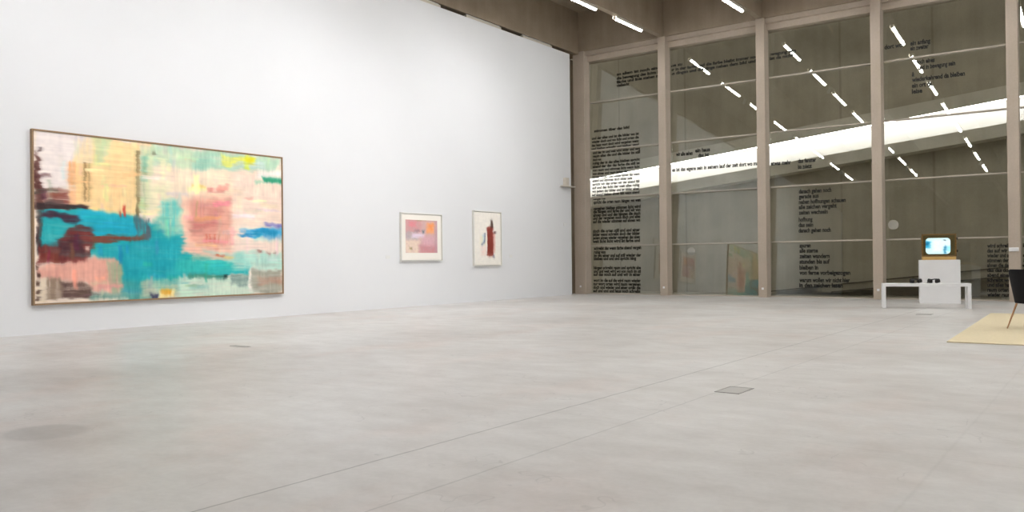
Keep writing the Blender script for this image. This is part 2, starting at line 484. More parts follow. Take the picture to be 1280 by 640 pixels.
centre = [('danach gehen noch', -7.11, -6.25, 2.84), ('gerade aus', -7.11, -6.58, 2.70), ('neben hoffnungen schauen', -7.11, -5.88, 2.55),
          ('alle zeichen vergeht', -7.11, -6.11, 2.41), ('zeiten wechseln', -7.11, -6.34, 2.26), ('hoffnung', -7.11, -6.74, 2.07),
          ('das sein', -7.11, -6.72, 1.92), ('danach gehen noch', -7.11, -6.26, 1.77),
          ('spuren', -7.11, -6.81, 1.36), ('alle sterne', -7.11, -6.62, 1.22), ('zeiten wandern', -7.11, -6.31, 1.07),
          ('stunden bis auf', -7.11, -6.31, 0.92), ('bleiben in', -7.11, -6.61, 0.76), ('von ferne vorbeigezogen', -7.11, -5.78, 0.62),
          ('warum wollen wir nicht hier', -7.11, -5.79, 0.42), ('in den zeichen lesen', -7.11, -5.97, 0.28)]
lettering('glass_lettering', centre, 'short ragged black verse lines on the glass of the bay left of the bench')
strip = [('an allem ist noch eine stimme zu', -12.71, -10.49, 6.85), ('die bewegung des lichts bleibt nur in der farbe und die farbe bleibt immer noch in bewegung wie', -12.71, -7.13, 6.72),
         ('fläche und linie stehen neben den dingen und die dinge neben dem bild und mehr ist da nicht', -12.71, -7.20, 6.60), ('vielleicht', -12.71, -12.26, 6.49)]
lettering('glass_lettering', strip, 'long black text of four lines high on the glass, crossing two columns', size=0.125)
right = [('dort wo', -4.87, -4.45, 6.42), ('ein anfang', -4.26, -3.80, 6.42), ('ein zweiter', -4.26, -3.84, 6.29), ('noch eines', -4.14, -3.72, 5.94),
         ('und in bewegung sein', -4.09, -3.26, 5.79), ('&', -4.24, -4.18, 5.64), ('wiederkehrend da bleiben', -4.24, -3.05, 5.50), ('ein ort da', -4.24, -3.78, 5.35), ('leise', -4.24, -4.00, 5.20)]
lettering('glass_lettering', right, 'scattered short black words high on the glass above the bench')
band = [('wir alle sehen', -10.73, -10.20, 4.16), ('ein haus', -10.12, -9.66, 4.22), ('das ist', -10.02, -9.69, 4.07), ('es ist das eigene sein in seinem lauf der zeit dort wo man', -10.85, -8.16, 3.70),
        ('etwas mehr', -7.86, -7.30, 3.66), ('das fenster', -7.11, -6.62, 3.67), ('bis zuletzt', -7.11, -6.74, 3.51)]
lettering('glass_lettering', band, 'thin row of black words on the glass across the lit white ramp side')
W = 'der raum wird weit und das licht fällt auf die wand wo bilder hängen still und farbe spricht von orten die wir nur noch ahnen wenn abend kommt und alles wieder ruhig ist im haus der stimmen die vergehen und doch bleiben in jedem wort das einer schreibt'.split()
random.seed(11)
def prose(n):
    s = ''
    while len(s) < n: s += random.choice(W) + ' '
    return s.strip()[:n + 2].strip()
up = [('stimmen über das bild', -13.54, -12.28, 5.15)]
for k in range(18):
    z = 4.93 - k * 0.113
    ln = 1.0
    if k == 6: ln = 0.18
    if k == 10: ln = 0.76
    if k == 12: ln = 0.85
    if k == 17: ln = 0.27
    x1 = -13.62 + 1.68 * ln
    up.append((prose(int(38 * ln)), -13.62, x1, z - 0.01))
lettering('glass_lettering', up, 'upper dense black text block with a title line, in the bay next to the corner', size=0.118)
lo = []
for z in (2.90, 2.70, 2.60, 2.49, 2.39, 2.28, 1.98, 1.87, 1.76, 1.65, 1.43, 1.31, 1.20, 1.10, 0.81, 0.70, 0.60, 0.41, 0.30, 0.19, 0.08):
    ln = 0.25 if z == 1.31 else (0.9 if z == 1.10 else 1.0)
    lo.append((prose(int(34 * ln)), -13.62, -13.62 + 1.68 * ln, z - 0.03))
lettering('glass_lettering', lo, 'lower dense black text block reaching the floor, in the bay next to the corner', size=0.142)
fr = []
wl = [0.86, 1.02, 1.0, 0.9, 1.0, 0.98, 0.92, 0.93, 0.97, 1.0, 1.0]
for k in range(11):
    fr.append((prose(int(24 * wl[k])), -2.63, -2.63 + 0.98 * wl[k], 1.28 - k * 0.1175))
lettering('glass_lettering', fr, 'narrow black text column on the glass, partly hidden by the fifth column and chair', size=0.13)

# round safety markers
def marker(x, z, label):
    root = empty('glass_marker', (x, pane_y(z) - 0.010, z))
    b = bmesh.new(); cyl(b, (0, -0.002, 0), (0, 0.002, 0), 0.125, n=40); build('disc', b, M_frost, root)
    b = bmesh.new()
    n = 40; R = ((0.105, -0.004), (0.095, -0.004))
    A = [[b.verts.new((math.cos(2*math.pi*i/n)*r, y, math.sin(2*math.pi*i/n)*r)) for i in range(n)] for r, y in R]
    for i in range(n): b.faces.new((A[0][i], A[0][(i+1)%n], A[1][(i+1)%n], A[1][i]))
    build('ring', b, M_trans, root)
    tag(root, label, 'sticker', 'round frosted markers on the glass')
marker(-10.28, 1.30, 'round pale sticker on the glass between the second column and the mirrored painting')
marker(-4.71, 1.90, 'round pale sticker on the glass right of the fourth column, above the bench')

# ------------------------------------------------------------------ painted surfaces
rng = np.random.RandomState(7)
def vnoise(h, w, cy, cx):
    g = rng.rand(cy + 2, cx + 2)
    y = np.linspace(0, cy, h); x = np.linspace(0, cx, w)
    yi = y.astype(int); xi = x.astype(int); fy = (y - yi)[:, None]; fx = (x - xi)[None, :]
    fy = fy * fy * (3 - 2 * fy); fx = fx * fx * (3 - 2 * fx)
    a = g[yi][:, xi]; b_ = g[yi][:, xi + 1]; c = g[yi + 1][:, xi]; d = g[yi + 1][:, xi + 1]
    return a*(1-fy)*(1-fx) + b_*(1-fy)*fx + c*fy*(1-fx) + d*fy*fx - 0.5
def project(Y, Z, X):
    dx, dy, dz = X, Y, Z - EYE
    r = AX[0][0]*dx + AX[1][0]*dy + AX[2][0]*dz; u = AX[0][1]*dx + AX[1][1]*dy + AX[2][1]*dz; f = AX[0][2]*dx + AX[1][2]*dy + AX[2][2]*dz
    return 640 + FPX * r / f, 320 - FPX * u / f
class Sheet:
    """layered brushwork; strokes are given in the coordinates of a sketch of the picture"""
    def __init__(s, sx, sy, base):
        s.X = sx; s.Y = sy; s.h, s.w = sx.shape
        s.C = np.zeros((s.h, s.w, 3)); s.C[:] = base
        h, w = s.h, s.w
        s.warpx = vnoise(h, w, 14, 20) * 1.2 + vnoise(h, w, 50, 60) * 0.8
        s.warpy = vnoise(h, w, 14, 20) * 1.2 + vnoise(h, w, 50, 60) * 0.8
        s.hs = vnoise(h, w, 90, 7) + 0.6 * vnoise(h, w, 160, 18)
        s.vs = vnoise(h, w, 7, 130) + 0.6 * vnoise(h, w, 18, 200)
        s.cl = vnoise(h, w, 18, 24) + 0.5 * vnoise(h, w, 50, 70)
    def poly(s, pts, c, a=1.0, soft=6.0, rough=10.0, st='h', tex=0.35):
        X = s.X + s.warpx * rough; Y = s.Y + s.warpy * rough
        ins = np.zeros(X.shape, bool); dm = np.full(X.shape, 1e9)
        n = len(pts)
        for i in range(n):
            x0, y0 = pts[i]; x1, y1 = pts[(i + 1) % n]
            if y0 != y1:
                cnd = ((y0 > Y) != (y1 > Y)) & (X < (x1 - x0) * (Y - y0) / (y1 - y0) + x0); ins ^= cnd
            ex, ey = x1 - x0, y1 - y0; L = ex*ex + ey*ey + 1e-9
            t = np.clip(((X - x0)*ex + (Y - y0)*ey) / L, 0, 1)
            dm = np.minimum(dm, np.hypot(X - x0 - t*ex, Y - y0 - t*ey))
        sd = np.where(ins, dm, -dm)
        mk = np.clip(0.5 + sd / (2 * soft), 0, 1); mk = mk * mk * (3 - 2 * mk)
        tx = s.hs if st == 'h' else (s.vs if st == 'v' else s.cl)
        mk = mk * np.clip(a * (1 + tex * 2.2 * tx), 0, 1)
        s.C = s.C * (1 - mk[..., None]) + np.array(c, float)[None, None] * mk[..., None]
    def rect(s, x0, y0, x1, y1, c, **k): s.poly([(x0, y0), (x1, y0), (x1, y1), (x0, y1)], c, **k)
    def finish(s, amp=7):
        h, w = s.h, s.w
        iy, ix = np.mgrid[0:h, 0:w]
        sw = vnoise(h, w, 5, 7) > 0                       # where the knife went down rather than across
        dx = s.hs * 1.6 + vnoise(h, w, 100, 100) * 2; dy = s.vs * 1.6 + vnoise(h, w, 100, 100) * 2
        s.C = s.C[np.clip(iy + np.where(sw, dy, dx * 0.4), 0, h - 1).astype(int), np.clip(ix + np.where(sw, dy * 0.4, dx), 0, w - 1).astype(int)]
        bx = sum(s.C[iy, np.clip(ix + k, 0, w - 1)] for k in range(-5, 6)) / 11.0
        by = sum(s.C[np.clip(iy + k, 0, h - 1), ix] for k in range(-5, 6)) / 11.0
        s.C = 0.5 * s.C + 0.5 * np.where(sw[..., None], by, bx)
        g = s.C.mean(-1, keepdims=True); s.C = g + (s.C - g) * 1.02
        tex = np.where(sw, s.vs * 1.3 + s.hs * 0.4, s.hs * 1.3 + s.vs * 0.4) + s.cl * 1.6
        s.C = s.C + tex[..., None] * amp * np.array([1.0, 0.95, 0.8])
        return np.clip(s.C, 0, 255)
def to_lin(C):
    v = C / 255.0
    return np.where(v <= 0.04045, v / 12.92, ((v + 0.055) / 1.055) ** 2.4)
def colour_grid(name, Xw, Yw, Zw, C, mat, parent, thick=None):
    """grid mesh (world-size arrays, local coordinates) carrying a colour per vertex, with returned sides"""
    h, w = Xw.shape
    vs = np.stack([Xw, Yw, Zw], -1).reshape(-1, 3)
    idx = np.arange(h * w).reshape(h, w)
    f = np.stack([idx[:-1, :-1], idx[:-1, 1:], idx[1:, 1:], idx[1:, :-1]], -1).reshape(-1, 4)
    faces = f.tolist()
    me = bpy.data.meshes.new(name); me.from_pydata(vs.tolist(), [], faces)
    at = me.color_attributes.new('paint', 'FLOAT_COLOR', 'POINT')
    rgba = np.ones((h * w, 4)); rgba[:, :3] = C.reshape(-1, 3)
    at.data.foreach_set('color', rgba.ravel().astype(np.float32))
    me.materials.append(mat); me.update()
    o = bpy.data.objects.new(name, me); col.objects.link(o)
    if parent: o.parent = parent
    return o
M_oil = attr_mat('oil_paint', 0.55)
M_wood = plain('pale_brown_wood_frame', (150, 122, 92), 0.5, 0.3, var=0.08, vscale=6, stretch=(1, 1, 8))
M_canvas = plain('raw_canvas_edge', (200, 190, 170), 0.8, 0.2, var=0.05, vscale=20)

def picture_frame(parent, y0, y1, z0, z1, wdt, depth, mat, name='frame'):
    b = bmesh.new()
    for (a, c, d, e) in ((y0, y1, z0, z0 + wdt), (y0, y1, z1 - wdt, z1), (y0, y0 + wdt, z0 + wdt, z1 - wdt), (y1 - wdt, y1, z0 + wdt, z1 - wdt)):
        box(b, 0, depth, a, c, d, e, 0.0015)
    return build(name, b, mat, parent)

# large abstract
PY0, PY1, PZ0, PZ1 = 6.02, 10.85, 0.465, 3.25
root = empty('abstract_painting', (WX, (PY0 + PY1) / 2, PZ0))
hy = (PY1 - PY0) / 2; hz = PZ1 - PZ0
picture_frame(root, -hy, hy, 0, hz, 0.025, 0.075, M_wood)
b = bmesh.new(); box(b, 0.01, 0.055, -hy + 0.026, hy - 0.026, 0.026, hz - 0.026); build('stretcher', b, M_canvas, root)
nh, nw = 300, 500
yy = np.linspace(PY0 + 0.027, PY1 - 0.027, nw)[None, :].repeat(nh, 0); zz = np.linspace(PZ1 - 0.027, PZ0 + 0.027, nh)[:, None].repeat(nw, 1)
px, py = project(yy, zz, WX + 0.058)
S = Sheet((px - 30) * 2.6667, (py - 150) * 2.6667, (240, 224, 208))
R = S.rect; P = S.poly
P([(36,30),(240,55),(235,110),(150,145),(150,228),(36,225)], (241,229,224), a=1, soft=4, rough=6, tex=.08)
R(430,160,870,340, (249,228,200), a=.95, soft=20, tex=.15)
P([(690,150),(870,190),(870,350),(700,350)], (248,221,203), a=.9, soft=16, tex=.2)
P([(185,70),(240,55),(240,150),(160,140)], (248,222,175), a=.8, soft=12, st='v')
P([(230,55),(385,82),(385,325),(218,296)], (250,217,160), a=1, soft=3, rough=4, st='v', tex=.10)
P([(232,55),(290,63),(285,110),(250,150),(232,140)], (204,218,170), a=.85, soft=10, st='v')
P([(295,62),(320,66),(318,290),(298,285)], (252,205,150), a=.45, soft=6, st='v')
R(148,138,175,285, (240,180,128), a=.9, soft=3, rough=4, st='v', tex=.2)
R(172,142,228,290, (247,208,150), a=.95, soft=3, rough=4, st='v', tex=.1)
R(199,140,206,272, (150,115,75), a=.9, soft=2, rough=3, st='v'); R(213,140,219,272, (165,128,85), a=.7, soft=2, rough=3, st='v')
P([(390,78),(860,128),(832,168),(640,165),(430,150),(390,150)], (180,214,186), a=.95, soft=8, rough=8, tex=.4)
R(440,100,560,160, (214,220,182), a=.5, soft=12); R(560,118,640,160, (140,200,180), a=.5, soft=10)
P([(385,82),(432,90),(428,210),(412,300),(385,310)], (218,222,180), a=.9, soft=8, st='v', tex=.5)
R(390,120,410,205, (130,190,165), a=.8, soft=6, st='v'); R(412,215,480,300, (226,226,186), a=.6, soft=14, st='v')
R(373,100,384,320, (125,110,75), a=.9, soft=3, rough=4, st='v', tex=.3); R(398,150,405,320, (140,170,120), a=.5, soft=3, st='v')
R(422,105,434,118, (90,90,70), a=.6, soft=3)
P([(655,118),(770,128),(765,150),(665,155)], (233,232,110), a=.9, soft=6); P([(735,118),(772,122),(770,142),(740,142)], (222,214,40), a=.9, soft=5)
R(690,140,800,160, (190,210,205), a=.6, soft=5)
P([(560,210),(730,232),(720,300),(560,300)], (246,220,190), a=.7, soft=14)
R(775,165,870,195, (246,240,232), a=.9, soft=8); P([(790,190),(862,194),(862,212),(800,208)], (35,150,112), a=.95, soft=4, rough=5, tex=.2)
R(770,205,800,215, (120,200,160), a=.5, soft=5)
R(735,252,765,262, (225,160,140), a=.6, soft=5); R(555,215,605,223, (240,205,110), a=.8, soft=4)
# pink block
P([(510,255),(700,245),(705,450),(690,470),(540,480),(505,420)], (243,198,176), a=.9, soft=18, st='v')
P([(548,262),(690,258),(688,400),(640,440),(550,400)], (228,166,148), a=.9, soft=12, st='v', tex=.25)
P([(562,280),(655,275),(660,372),(560,382)], (214,145,132), a=.85, soft=14, st='v', tex=.3)
R(608,224,672,240, (226,138,128), a=.8, soft=5); R(690,240,712,440, (250,225,205), a=.7, soft=6, st='v')
for x in (606, 618, 632, 645): R(x, 378, x + 5, 410, (216,92,70), a=.65, soft=2, rough=4, st='v')
P([(700,400),(862,385),(862,440),(700,440)], (247,222,208), a=.8, soft=10)
# teal
P([(45,288),(200,292),(310,312),(420,330),(445,340),(470,300),(520,290),(525,440),(640,470),(760,484),(745,515),(560,530),(520,565),(330,570),(300,490),(235,445),(150,470),(45,440)], (24,166,174), a=1, soft=8, rough=14, tex=.22)
P([(200,296),(360,322),(380,380),(230,385),(150,330)], (22,172,198), a=.9, soft=8)
P([(380,390),(520,400),(520,500),(330,520),(260,440)], (16,160,176), a=.7, soft=16)
P([(440,290),(530,290),(520,375),(470,385),(435,345)], (232,222,190), a=.75, soft=14, st='c', tex=.5); P([(452,268),(515,262),(512,370),(478,390),(448,340)], (100,196,188), a=.8, soft=14, st='v', tex=.4)
P([(520,455),(700,468),(720,505),(560,520),(500,500)], (52,190,182), a=.85, soft=12)
P([(700,440),(862,440),(862,500),(700,500)], (178,219,205), a=.9, soft=12); P([(600,440),(720,445),(760,485),(690,470)], (150,212,200), a=.7, soft=12)
P([(560,455),(640,445),(660,462),(560,470)], (225,205,180), a=.7, soft=6); R(640,446,668,456, (205,90,60), a=.8, soft=3); R(668,450,700,460, (232,205,130), a=.8, soft=3)
for x in (782, 806, 826): R(x, 437, x + 14, 444, (160,105,95), a=.7, soft=3)
# dark and red-brown
P([(36,100),(52,130),(60,225),(62,300),(36,300)], (88,48,42), a=.95, soft=4, rough=12, st='v', tex=.2)
R(44,92,56,106, (80,60,60), a=.8, soft=3)
P([(58,228),(150,225),(150,288),(60,288)], (165,120,110), a=.9, soft=5, rough=12, tex=.5); P([(90,245),(150,235),(150,288),(80,290)], (140,78,70), a=.8, soft=6, rough=14, tex=.6)
P([(45,272),(130,276),(218,283),(215,296),(120,294),(45,296)], (52,34,36), a=.95, soft=3, rough=6, tex=.15)
P([(60,302),(140,305),(200,330),(170,345),(110,325),(50,320)], (62,38,56), a=.9, soft=6, rough=14, tex=.4)
P([(40,300),(56,300),(60,440),(40,450)], (70,45,45), a=.8, soft=5, rough=12, st='v')
P([(140,352),(228,356),(240,395),(225,440),(205,478),(45,480),(45,415),(110,410)], (112,46,44), a=.97, soft=6, rough=18, tex=.25)
P([(110,400),(180,395),(200,440),(120,455)], (62,34,44), a=.7, soft=12, rough=16); P([(50,425),(120,430),(110,470),(50,470)], (130,58,46), a=.7, soft=8)
P([(225,382),(320,384),(412,378),(410,400),(320,407),(225,408)], (118,64,50), a=.9, soft=4, rough=8, tex=.4)
P([(368,318),(420,322),(418,398),(400,400),(385,360),(370,390)], (80,95,105), a=.7, soft=5, rough=10, st='v', tex=.7)
R(330,282,338,322, (205,70,55), a=.85, soft=3, rough=4); R(315,300,323,322, (190,80,60), a=.7, soft=3, rough=4)
R(205,420,218,434, (235,205,190), a=.9, soft=4, rough=4)
# lower left
P([(45,488),(130,482),(235,450),(300,462),(320,480),(305,575),(225,565),(205,535),(45,530)], (229,168,152), a=1, soft=8, rough=12, tex=.2)
P([(275,470),(325,480),(330,575),(290,575)], (160,170,140), a=.7, soft=8, st='v', tex=.6)
P([(36,530),(80,525),(80,605),(36,605)], (228,212,190), a=.95, soft=4)
for (x, y) in ((38,492),(42,515),(38,545),(44,572),(40,594)): P([(x,y-8),(x+14,y-5),(x+8,y+9),(x,y+8)], (60,36,30), a=.9, soft=3, rough=6)
R(76,525,126,596, (150,128,110), a=.95, soft=5, rough=8, st='v'); P([(122,538),(190,535),(222,552),(222,592),(122,598)], (98,74,68), a=.95, soft=6, rough=10)
P([(222,570),(300,575),(430,565),(440,598),(222,603)], (104,150,138), a=.9, soft=8, tex=.4); P([(325,520),(400,545),(400,595),(325,595)], (70,158,155), a=.7, soft=12)
P([(385,538),(520,528),(520,590),(385,590)], (180,200,175), a=.85, soft=12, tex=.4); R(400,540,440,575, (205,190,170), a=.5, soft=10)
R(422,576,446,590, (60,60,90), a=.8, soft=4)
P([(446,565),(505,560),(500,592),(455,594)], (246,226,160), a=.95, soft=4); P([(450,560),(490,560),(484,578),(458,578)], (235,170,50), a=.95, soft=5)
P([(515,528),(765,522),(765,585),(515,590)], (196,221,202), a=.95, soft=8, tex=.3)
P([(540,517),(668,514),(668,530),(545,531)], (72,140,120), a=.85, soft=5, tex=.5); R(664,514,677,530, (16,52,52), a=.95, soft=3, rough=3)
R(545,550,600,558, (130,160,150), a=.6, soft=4); P([(690,518),(748,515),(748,552),(690,552)], (132,155,148), a=.9, soft=5, tex=.5); R(748,515,763,575, (244,236,226), a=.9, soft=3, rough=4)
P([(762,500),(862,497),(862,580),(762,578)], (160,160,146), a=.95, soft=5, tex=.25); P([(780,522),(862,518),(862,545),(780,548)], (182,142,122), a=.7, soft=10)
# blue strokes at the right
P([(800,343),(862,345),(862,358),(805,356)], (125,122,190), a=.9, soft=4, rough=5)
P([(716,366),(780,362),(862,358),(862,385),(850,393),(770,392),(722,385)], (60,165,212), a=.95, soft=5, rough=7, tex=.3)
P([(762,368),(845,366),(840,388),(770,390)], (28,146,190), a=.85, soft=6, tex=.3); R(720,375,760,386, (40,120,190), a=.6, soft=4)
R(770,392,862,402, (150,215,205), a=.5, soft=8)
dabs = np.random.RandomState(3)
for _ in range(150):
    cx_, cy_ = dabs.uniform(45, 855), dabs.uniform(80, 590); long_ = dabs.rand() < 0.55
    j = np.argmin((S.X - cx_) ** 2 + (S.Y - cy_) ** 2); base = S.C.reshape(-1, 3)[j] + dabs.uniform(-26, 24, 3) * np.array([1, .8, .8]) + dabs.uniform(-10, 12)
    hw_, hh_ = (dabs.uniform(14, 46), dabs.uniform(2, 8)) if long_ else (dabs.uniform(2, 8), dabs.uniform(12, 34))
    R(cx_ - hw_, cy_ - hh_, cx_ + hw_, cy_ + hh_, tuple(np.clip(base, 10, 252)), a=.6, soft=4, rough=8, st='h' if long_ else 'v', tex=.5)
C = S.finish(11)
colour_grid('canvas', np.full(yy.shape, 0.058), yy - (PY0 + PY1) / 2, zz - PZ0, to_lin(C), M_oil, root)
tag(root, 'huge abstract painting in turquoise, yellow and pink on the white wall', 'painting')

# square pink print in a white frame, and the tall white sheet with a brick-red form
M_frame = plain('pale_grey_frame', (222, 220, 213), 0.5, 0.3, var=0.02)
def small_picture(name, y0, y1, z0, z1, label, paintfn, art=None):
    root = empty(name, (WX, (y0 + y1) / 2, z0)); h = (y1 - y0) / 2; t = z1 - z0
    picture_frame(root, -h, h, 0, t, 0.020, 0.06, M_frame)
    b = bmesh.new(); box(b, 0.01, 0.040, -h + 0.029, h - 0.029, 0.029, t - 0.029)
    build('mount', b, plain(name + '_mount', (246, 241, 232), 0.7, 0.2, var=0.01), root)
    a0, a1, c0, c1 = art
    n1, n2 = 110, 110
    yy = np.linspace(a0, a1, n2)[None, :].repeat(n1, 0); zz = np.linspace(c1, c0, n1)[:, None].repeat(n2, 1)
    px, py = project(yy, zz, WX + 0.043)
    S = Sheet((px - 470) * 5.817, (py - 240) * 5.817, (246, 241, 232)); paintfn(S)
    colour_grid('artwork', np.full(yy.shape, 0.043), yy - (y0 + y1) / 2, zz - z0, to_lin(S.finish(4)), M_oil, root)
    tag(root, label, 'picture')
def pink(S):
    R = S.rect
    R(150,100,520,520, (216,180,178), a=1, tex=0)
    R(215,190,330,300, (214,158,158), a=.8, soft=16, st='c'); R(240,215,290,250, (232,140,150), a=.7, soft=10)
    R(210,290,300,350, (186,176,180), a=.8, soft=14); R(258,300,350,332, (232,214,228), a=.9, soft=8)
    R(200,345,320,455, (236,214,196), a=.95, soft=18, st='c'); R(240,400,262,416, (160,140,90), a=.8, soft=5)
    R(315,380,470,460, (208,146,150), a=.9, soft=18, st='c'); R(340,320,420,390, (224,176,188), a=.7, soft=16)
    R(368,225,425,300, (248,172,118), a=.95, soft=12); R(380,235,410,270, (250,150,80), a=.6, soft=8)
    R(290,186,450,206, (176,160,120), a=.7, soft=6, st='h', tex=.8); R(335,280,352,300, (105,120,130), a=.9, soft=5)
    R(425,200,465,450, (196,160,170), a=.6, soft=12, st='v'); R(280,275,320,290, (120,110,125), a=.4, soft=6)
def brick(S):
    P = S.poly; k = dict(rough=3)
    P([(760,320),(800,320),(800,380),(760,380)], (244,238,205), a=.7, soft=16, **k); P([(765,395),(800,395),(800,460),(765,460)], (247,224,214), a=.8, soft=16, **k)
    P([(775,305),(790,305),(790,370),(775,370)], (205,224,232), a=.7, soft=8, **k)
    P([(786,298),(798,300),(794,362),(772,388),(762,380),(784,358)], (120,134,158), a=.85, soft=4, **k)
    P([(852,300),(866,296),(864,440),(854,445)], (224,170,160), a=.8, soft=4, **k); P([(856,284),(872,286),(870,302),(856,304)], (105,72,72), a=.85, soft=4, **k)
    P([(848,455),(862,458),(860,478),(846,474)], (110,104,124), a=.8, soft=4, **k)
    P([(806,256),(830,248),(850,252),(852,330),(854,460),(830,464),(806,460),(810,360)], (138,58,48), a=1, soft=3, rough=4, tex=.12)
    P([(834,200),(846,204),(850,258),(832,258)], (82,64,54), a=.95, soft=3, **k)
small_picture('pink_print', 14.30, 15.78, 1.10, 2.265, 'square pink and orange abstract picture in a pale frame on the white wall', pink, (14.46, 15.60, 1.30, 2.10))
small_picture('white_print', 17.04, 18.26, 0.945, 2.425, 'tall white picture with a brick-red upright shape, nearest the glass wall', brick, (17.08, 18.22, 0.985, 2.385))

# small fittings on the white wall
def wall_label(y, z, label):
    b = bmesh.new(); box(b, 0, 0.006, -0.07, 0.07, -0.04, 0.04, 0.001)
    tag(build('wall_label', b, plain('label_card', (226, 226, 224), 0.7, 0.2), loc=(WX, y, z)), label, 'label', 'small white wall labels')
wall_label(13.9, 1.20, 'tiny white caption card left of the pink picture')
wall_label(18.75, 1.21, 'tiny white caption card right of the brick-red picture')
b = bmesh.new(); box(b, 0, 0.02, -0.06, 0.06, -0.05, 0.05, 0.004)
tag(build('light_switch', b, M_whitelac, loc=(WX, 21.55, 2.18)), 'small white switch near the right end of the white wall', 'switch')
sr = empty('wall_sensor', (WX, 21.6, 3.40))
b = bmesh.new(); box(b, 0, 0.10, -0.10, 0.10, -0.05, 0.22, 0.01); build('sensor_body', b, M_house, sr)
b = bmesh.new(); box(b, 0, 0.16, -0.26, 0.36, -0.06, -0.03, 0.004); build('bracket', b, M_house, sr)
tag(sr, 'small grey-white sensor on a bracket high near the corner end of the white wall', 'sensor')

# ------------------------------------------------------------------ floor covers
def floor_cover(x, y, wx, wy, label):
    root = empty('floor_socket_cover', (x, y, 0))
    b = bmesh.new()
    t = 0.012
    for q in ((-wx, wx, -wy, -wy + t), (-wx, wx, wy - t, wy), (-wx, -wx + t, -wy + t, wy - t), (wx - t, wx, -wy + t, wy - t)): box(b, *q, 0.0005, 0.004)
    build('rim', b, plain('cover_rim', (150, 148, 144), 0.4, 0.5, 0.6), root)
    b = bmesh.new(); box(b, -wx + t, wx - t, -wy + t, wy - t, 0.0005, 0.0025); build('lid', b, plain('cover_lid', (178, 176, 172), 0.5, 0.4), root)
    tag(root, label, 'floor cover')
floor_cover(-2.605, 6.63, 0.105, 0.17, 'rectangular grey floor socket cover in the middle of the open floor')
floor_cover(-3.00, 17.10, 0.13, 0.13, 'small grey floor socket cover in front of the white bench')
floor_cover(-9.38, 6.67, 0.16, 0.05, 'narrow grey floor slot cover below the large painting')

# ------------------------------------------------------------------ rug
b = bmesh.new(); box(b, -1.9, 1.5, -3.05, 3.05, 0.0, 0.014, 0.004)
M_rug = plain('pale_yellow_carpet', (216, 203, 172), 0.95, 0.1, var=0.05, vscale=30, bump=0.2)
rg = build('rug', b, M_rug, loc=(0.0, 14.80, 0.001)); rg.rotation_euler.z = 0.032
tag(rg, 'large pale yellow rug on the concrete floor under the black chair', 'rug')

# ------------------------------------------------------------------ bench with two legs frames
BA = math.radians(15)
bn = empty('white_bench', (-3.355, 19.22, 0), BA)
b = bmesh.new(); box(b, -0.835, 0.835, -0.20, 0.20, 0.455, 0.52, 0.005); build('bench_top', b, M_whitelac, bn)
for sx in (-1, 1):
    for sy in (-1, 1):
        b = bmesh.new(); x = sx * 0.80; y = sy * 0.165
        box(b, x - 0.035, x + 0.035, y - 0.035, y + 0.035, 0, 0.456, 0.004); build('leg', b, M_whitelac, bn)
tag(bn, 'low white bench with four square legs, headphones lying on it', 'bench')

def headphones(x, y, rz, label):
    root = empty('headphones', (x, y, 0.5235), rz)
    M = M_black
    for s in (-1, 1):
        b = bmesh.new(); cyl(b, (s * 0.055, 0, 0.04), (s * 0.115, 0, 0.055), 0.042, 0.040, n=18); build('ear_cup', b, M, root, True)
        b = bmesh.new(); cyl(b, (s * 0.038, 0, 0.04), (s * 0.056, 0, 0.04), 0.038, 0.041, n=18); build('ear_pad', b, M_dark, root, True)
    b = bmesh.new(); tube_path(b, [(0.085 * math.cos(t), 0.005 + 0.13 * math.sin(t), 0.06 + 0.02 * math.sin(t)) for t in [math.pi * k / 14 for k in range(15)]], 0.011)
    build('headband', b, M, root, True)
    b = bmesh.new(); tube_path(b, [(-0.1, -0.01, 0.02), (-0.13, -0.03, 0.008), (-0.10, -0.07, 0.006), (-0.04, -0.08, 0.006), (0.0, -0.06, 0.006), (-0.03, -0.05, 0.01)], 0.005, 6)
    build('cable', b, M, root, True)
    tag(root, label, 'headphones', 'headphones on the white bench')
ca, sa = math.cos(BA), math.sin(BA)
headphones(-3.33 - 0.20 * ca, 19.22 - 0.20 * sa, BA + 0.3, 'left pair of black headphones lying on the white bench')
headphones(-3.33 + 0.14 * ca, 19.22 + 0.14 * sa, BA - 0.5, 'right pair of black headphones on the bench, in front of the plinth')

# ------------------------------------------------------------------ plinth and television
PA = math.radians(12)
pc = Vector((-3.445, 21.45, 0))
pl = empty('white_plinth', pc, PA)
b = bmesh.new(); box(b, -0.42, 0.42, -0.30, 0.30, 0.0, 1.0, 0.004); build('plinth_body', b, M_whitelac, pl)
tag(pl, 'white box plinth carrying the old television', 'plinth')

tv = empty('television', (pc.x - 0.005, pc.y, 1.001), PA)
M_tvwood = plain('golden_walnut', (112, 84, 38), 0.35, 0.5, var=0.25, vscale=5, stretch=(1, 1, 6))
M_tvdark = plain('olive_front_mask', (78, 68, 32), 0.4, 0.4, var=0.1, vscale=6)
M_tvlip = plain('pale_brass_strip', (196, 160, 96), 0.4, 0.5, var=0.08, vscale=6)
b = bmesh.new()
w2, h0, h1, d0, d1 = 0.358, 0.075, 0.60, -0.22, 0.20
for q in ((-w2, w2, d0, d1, h1 - 0.035, h1), (-w2, w2, d0, d1, h0, h0 + 0.03), (-w2, -w2 + 0.035, d0, d1, h0 + 0.03, h1 - 0.035), (w2 - 0.035, w2, d0, d1, h0 + 0.03, h1 - 0.035)):
    box(b, *q, 0.006)
build('cabinet', b, M_tvwood, tv)
b = bmesh.new(); box(b, -w2 + 0.01, w2 - 0.01, d1 - 0.02, d1, h0 + 0.01, h1 - 0.01)
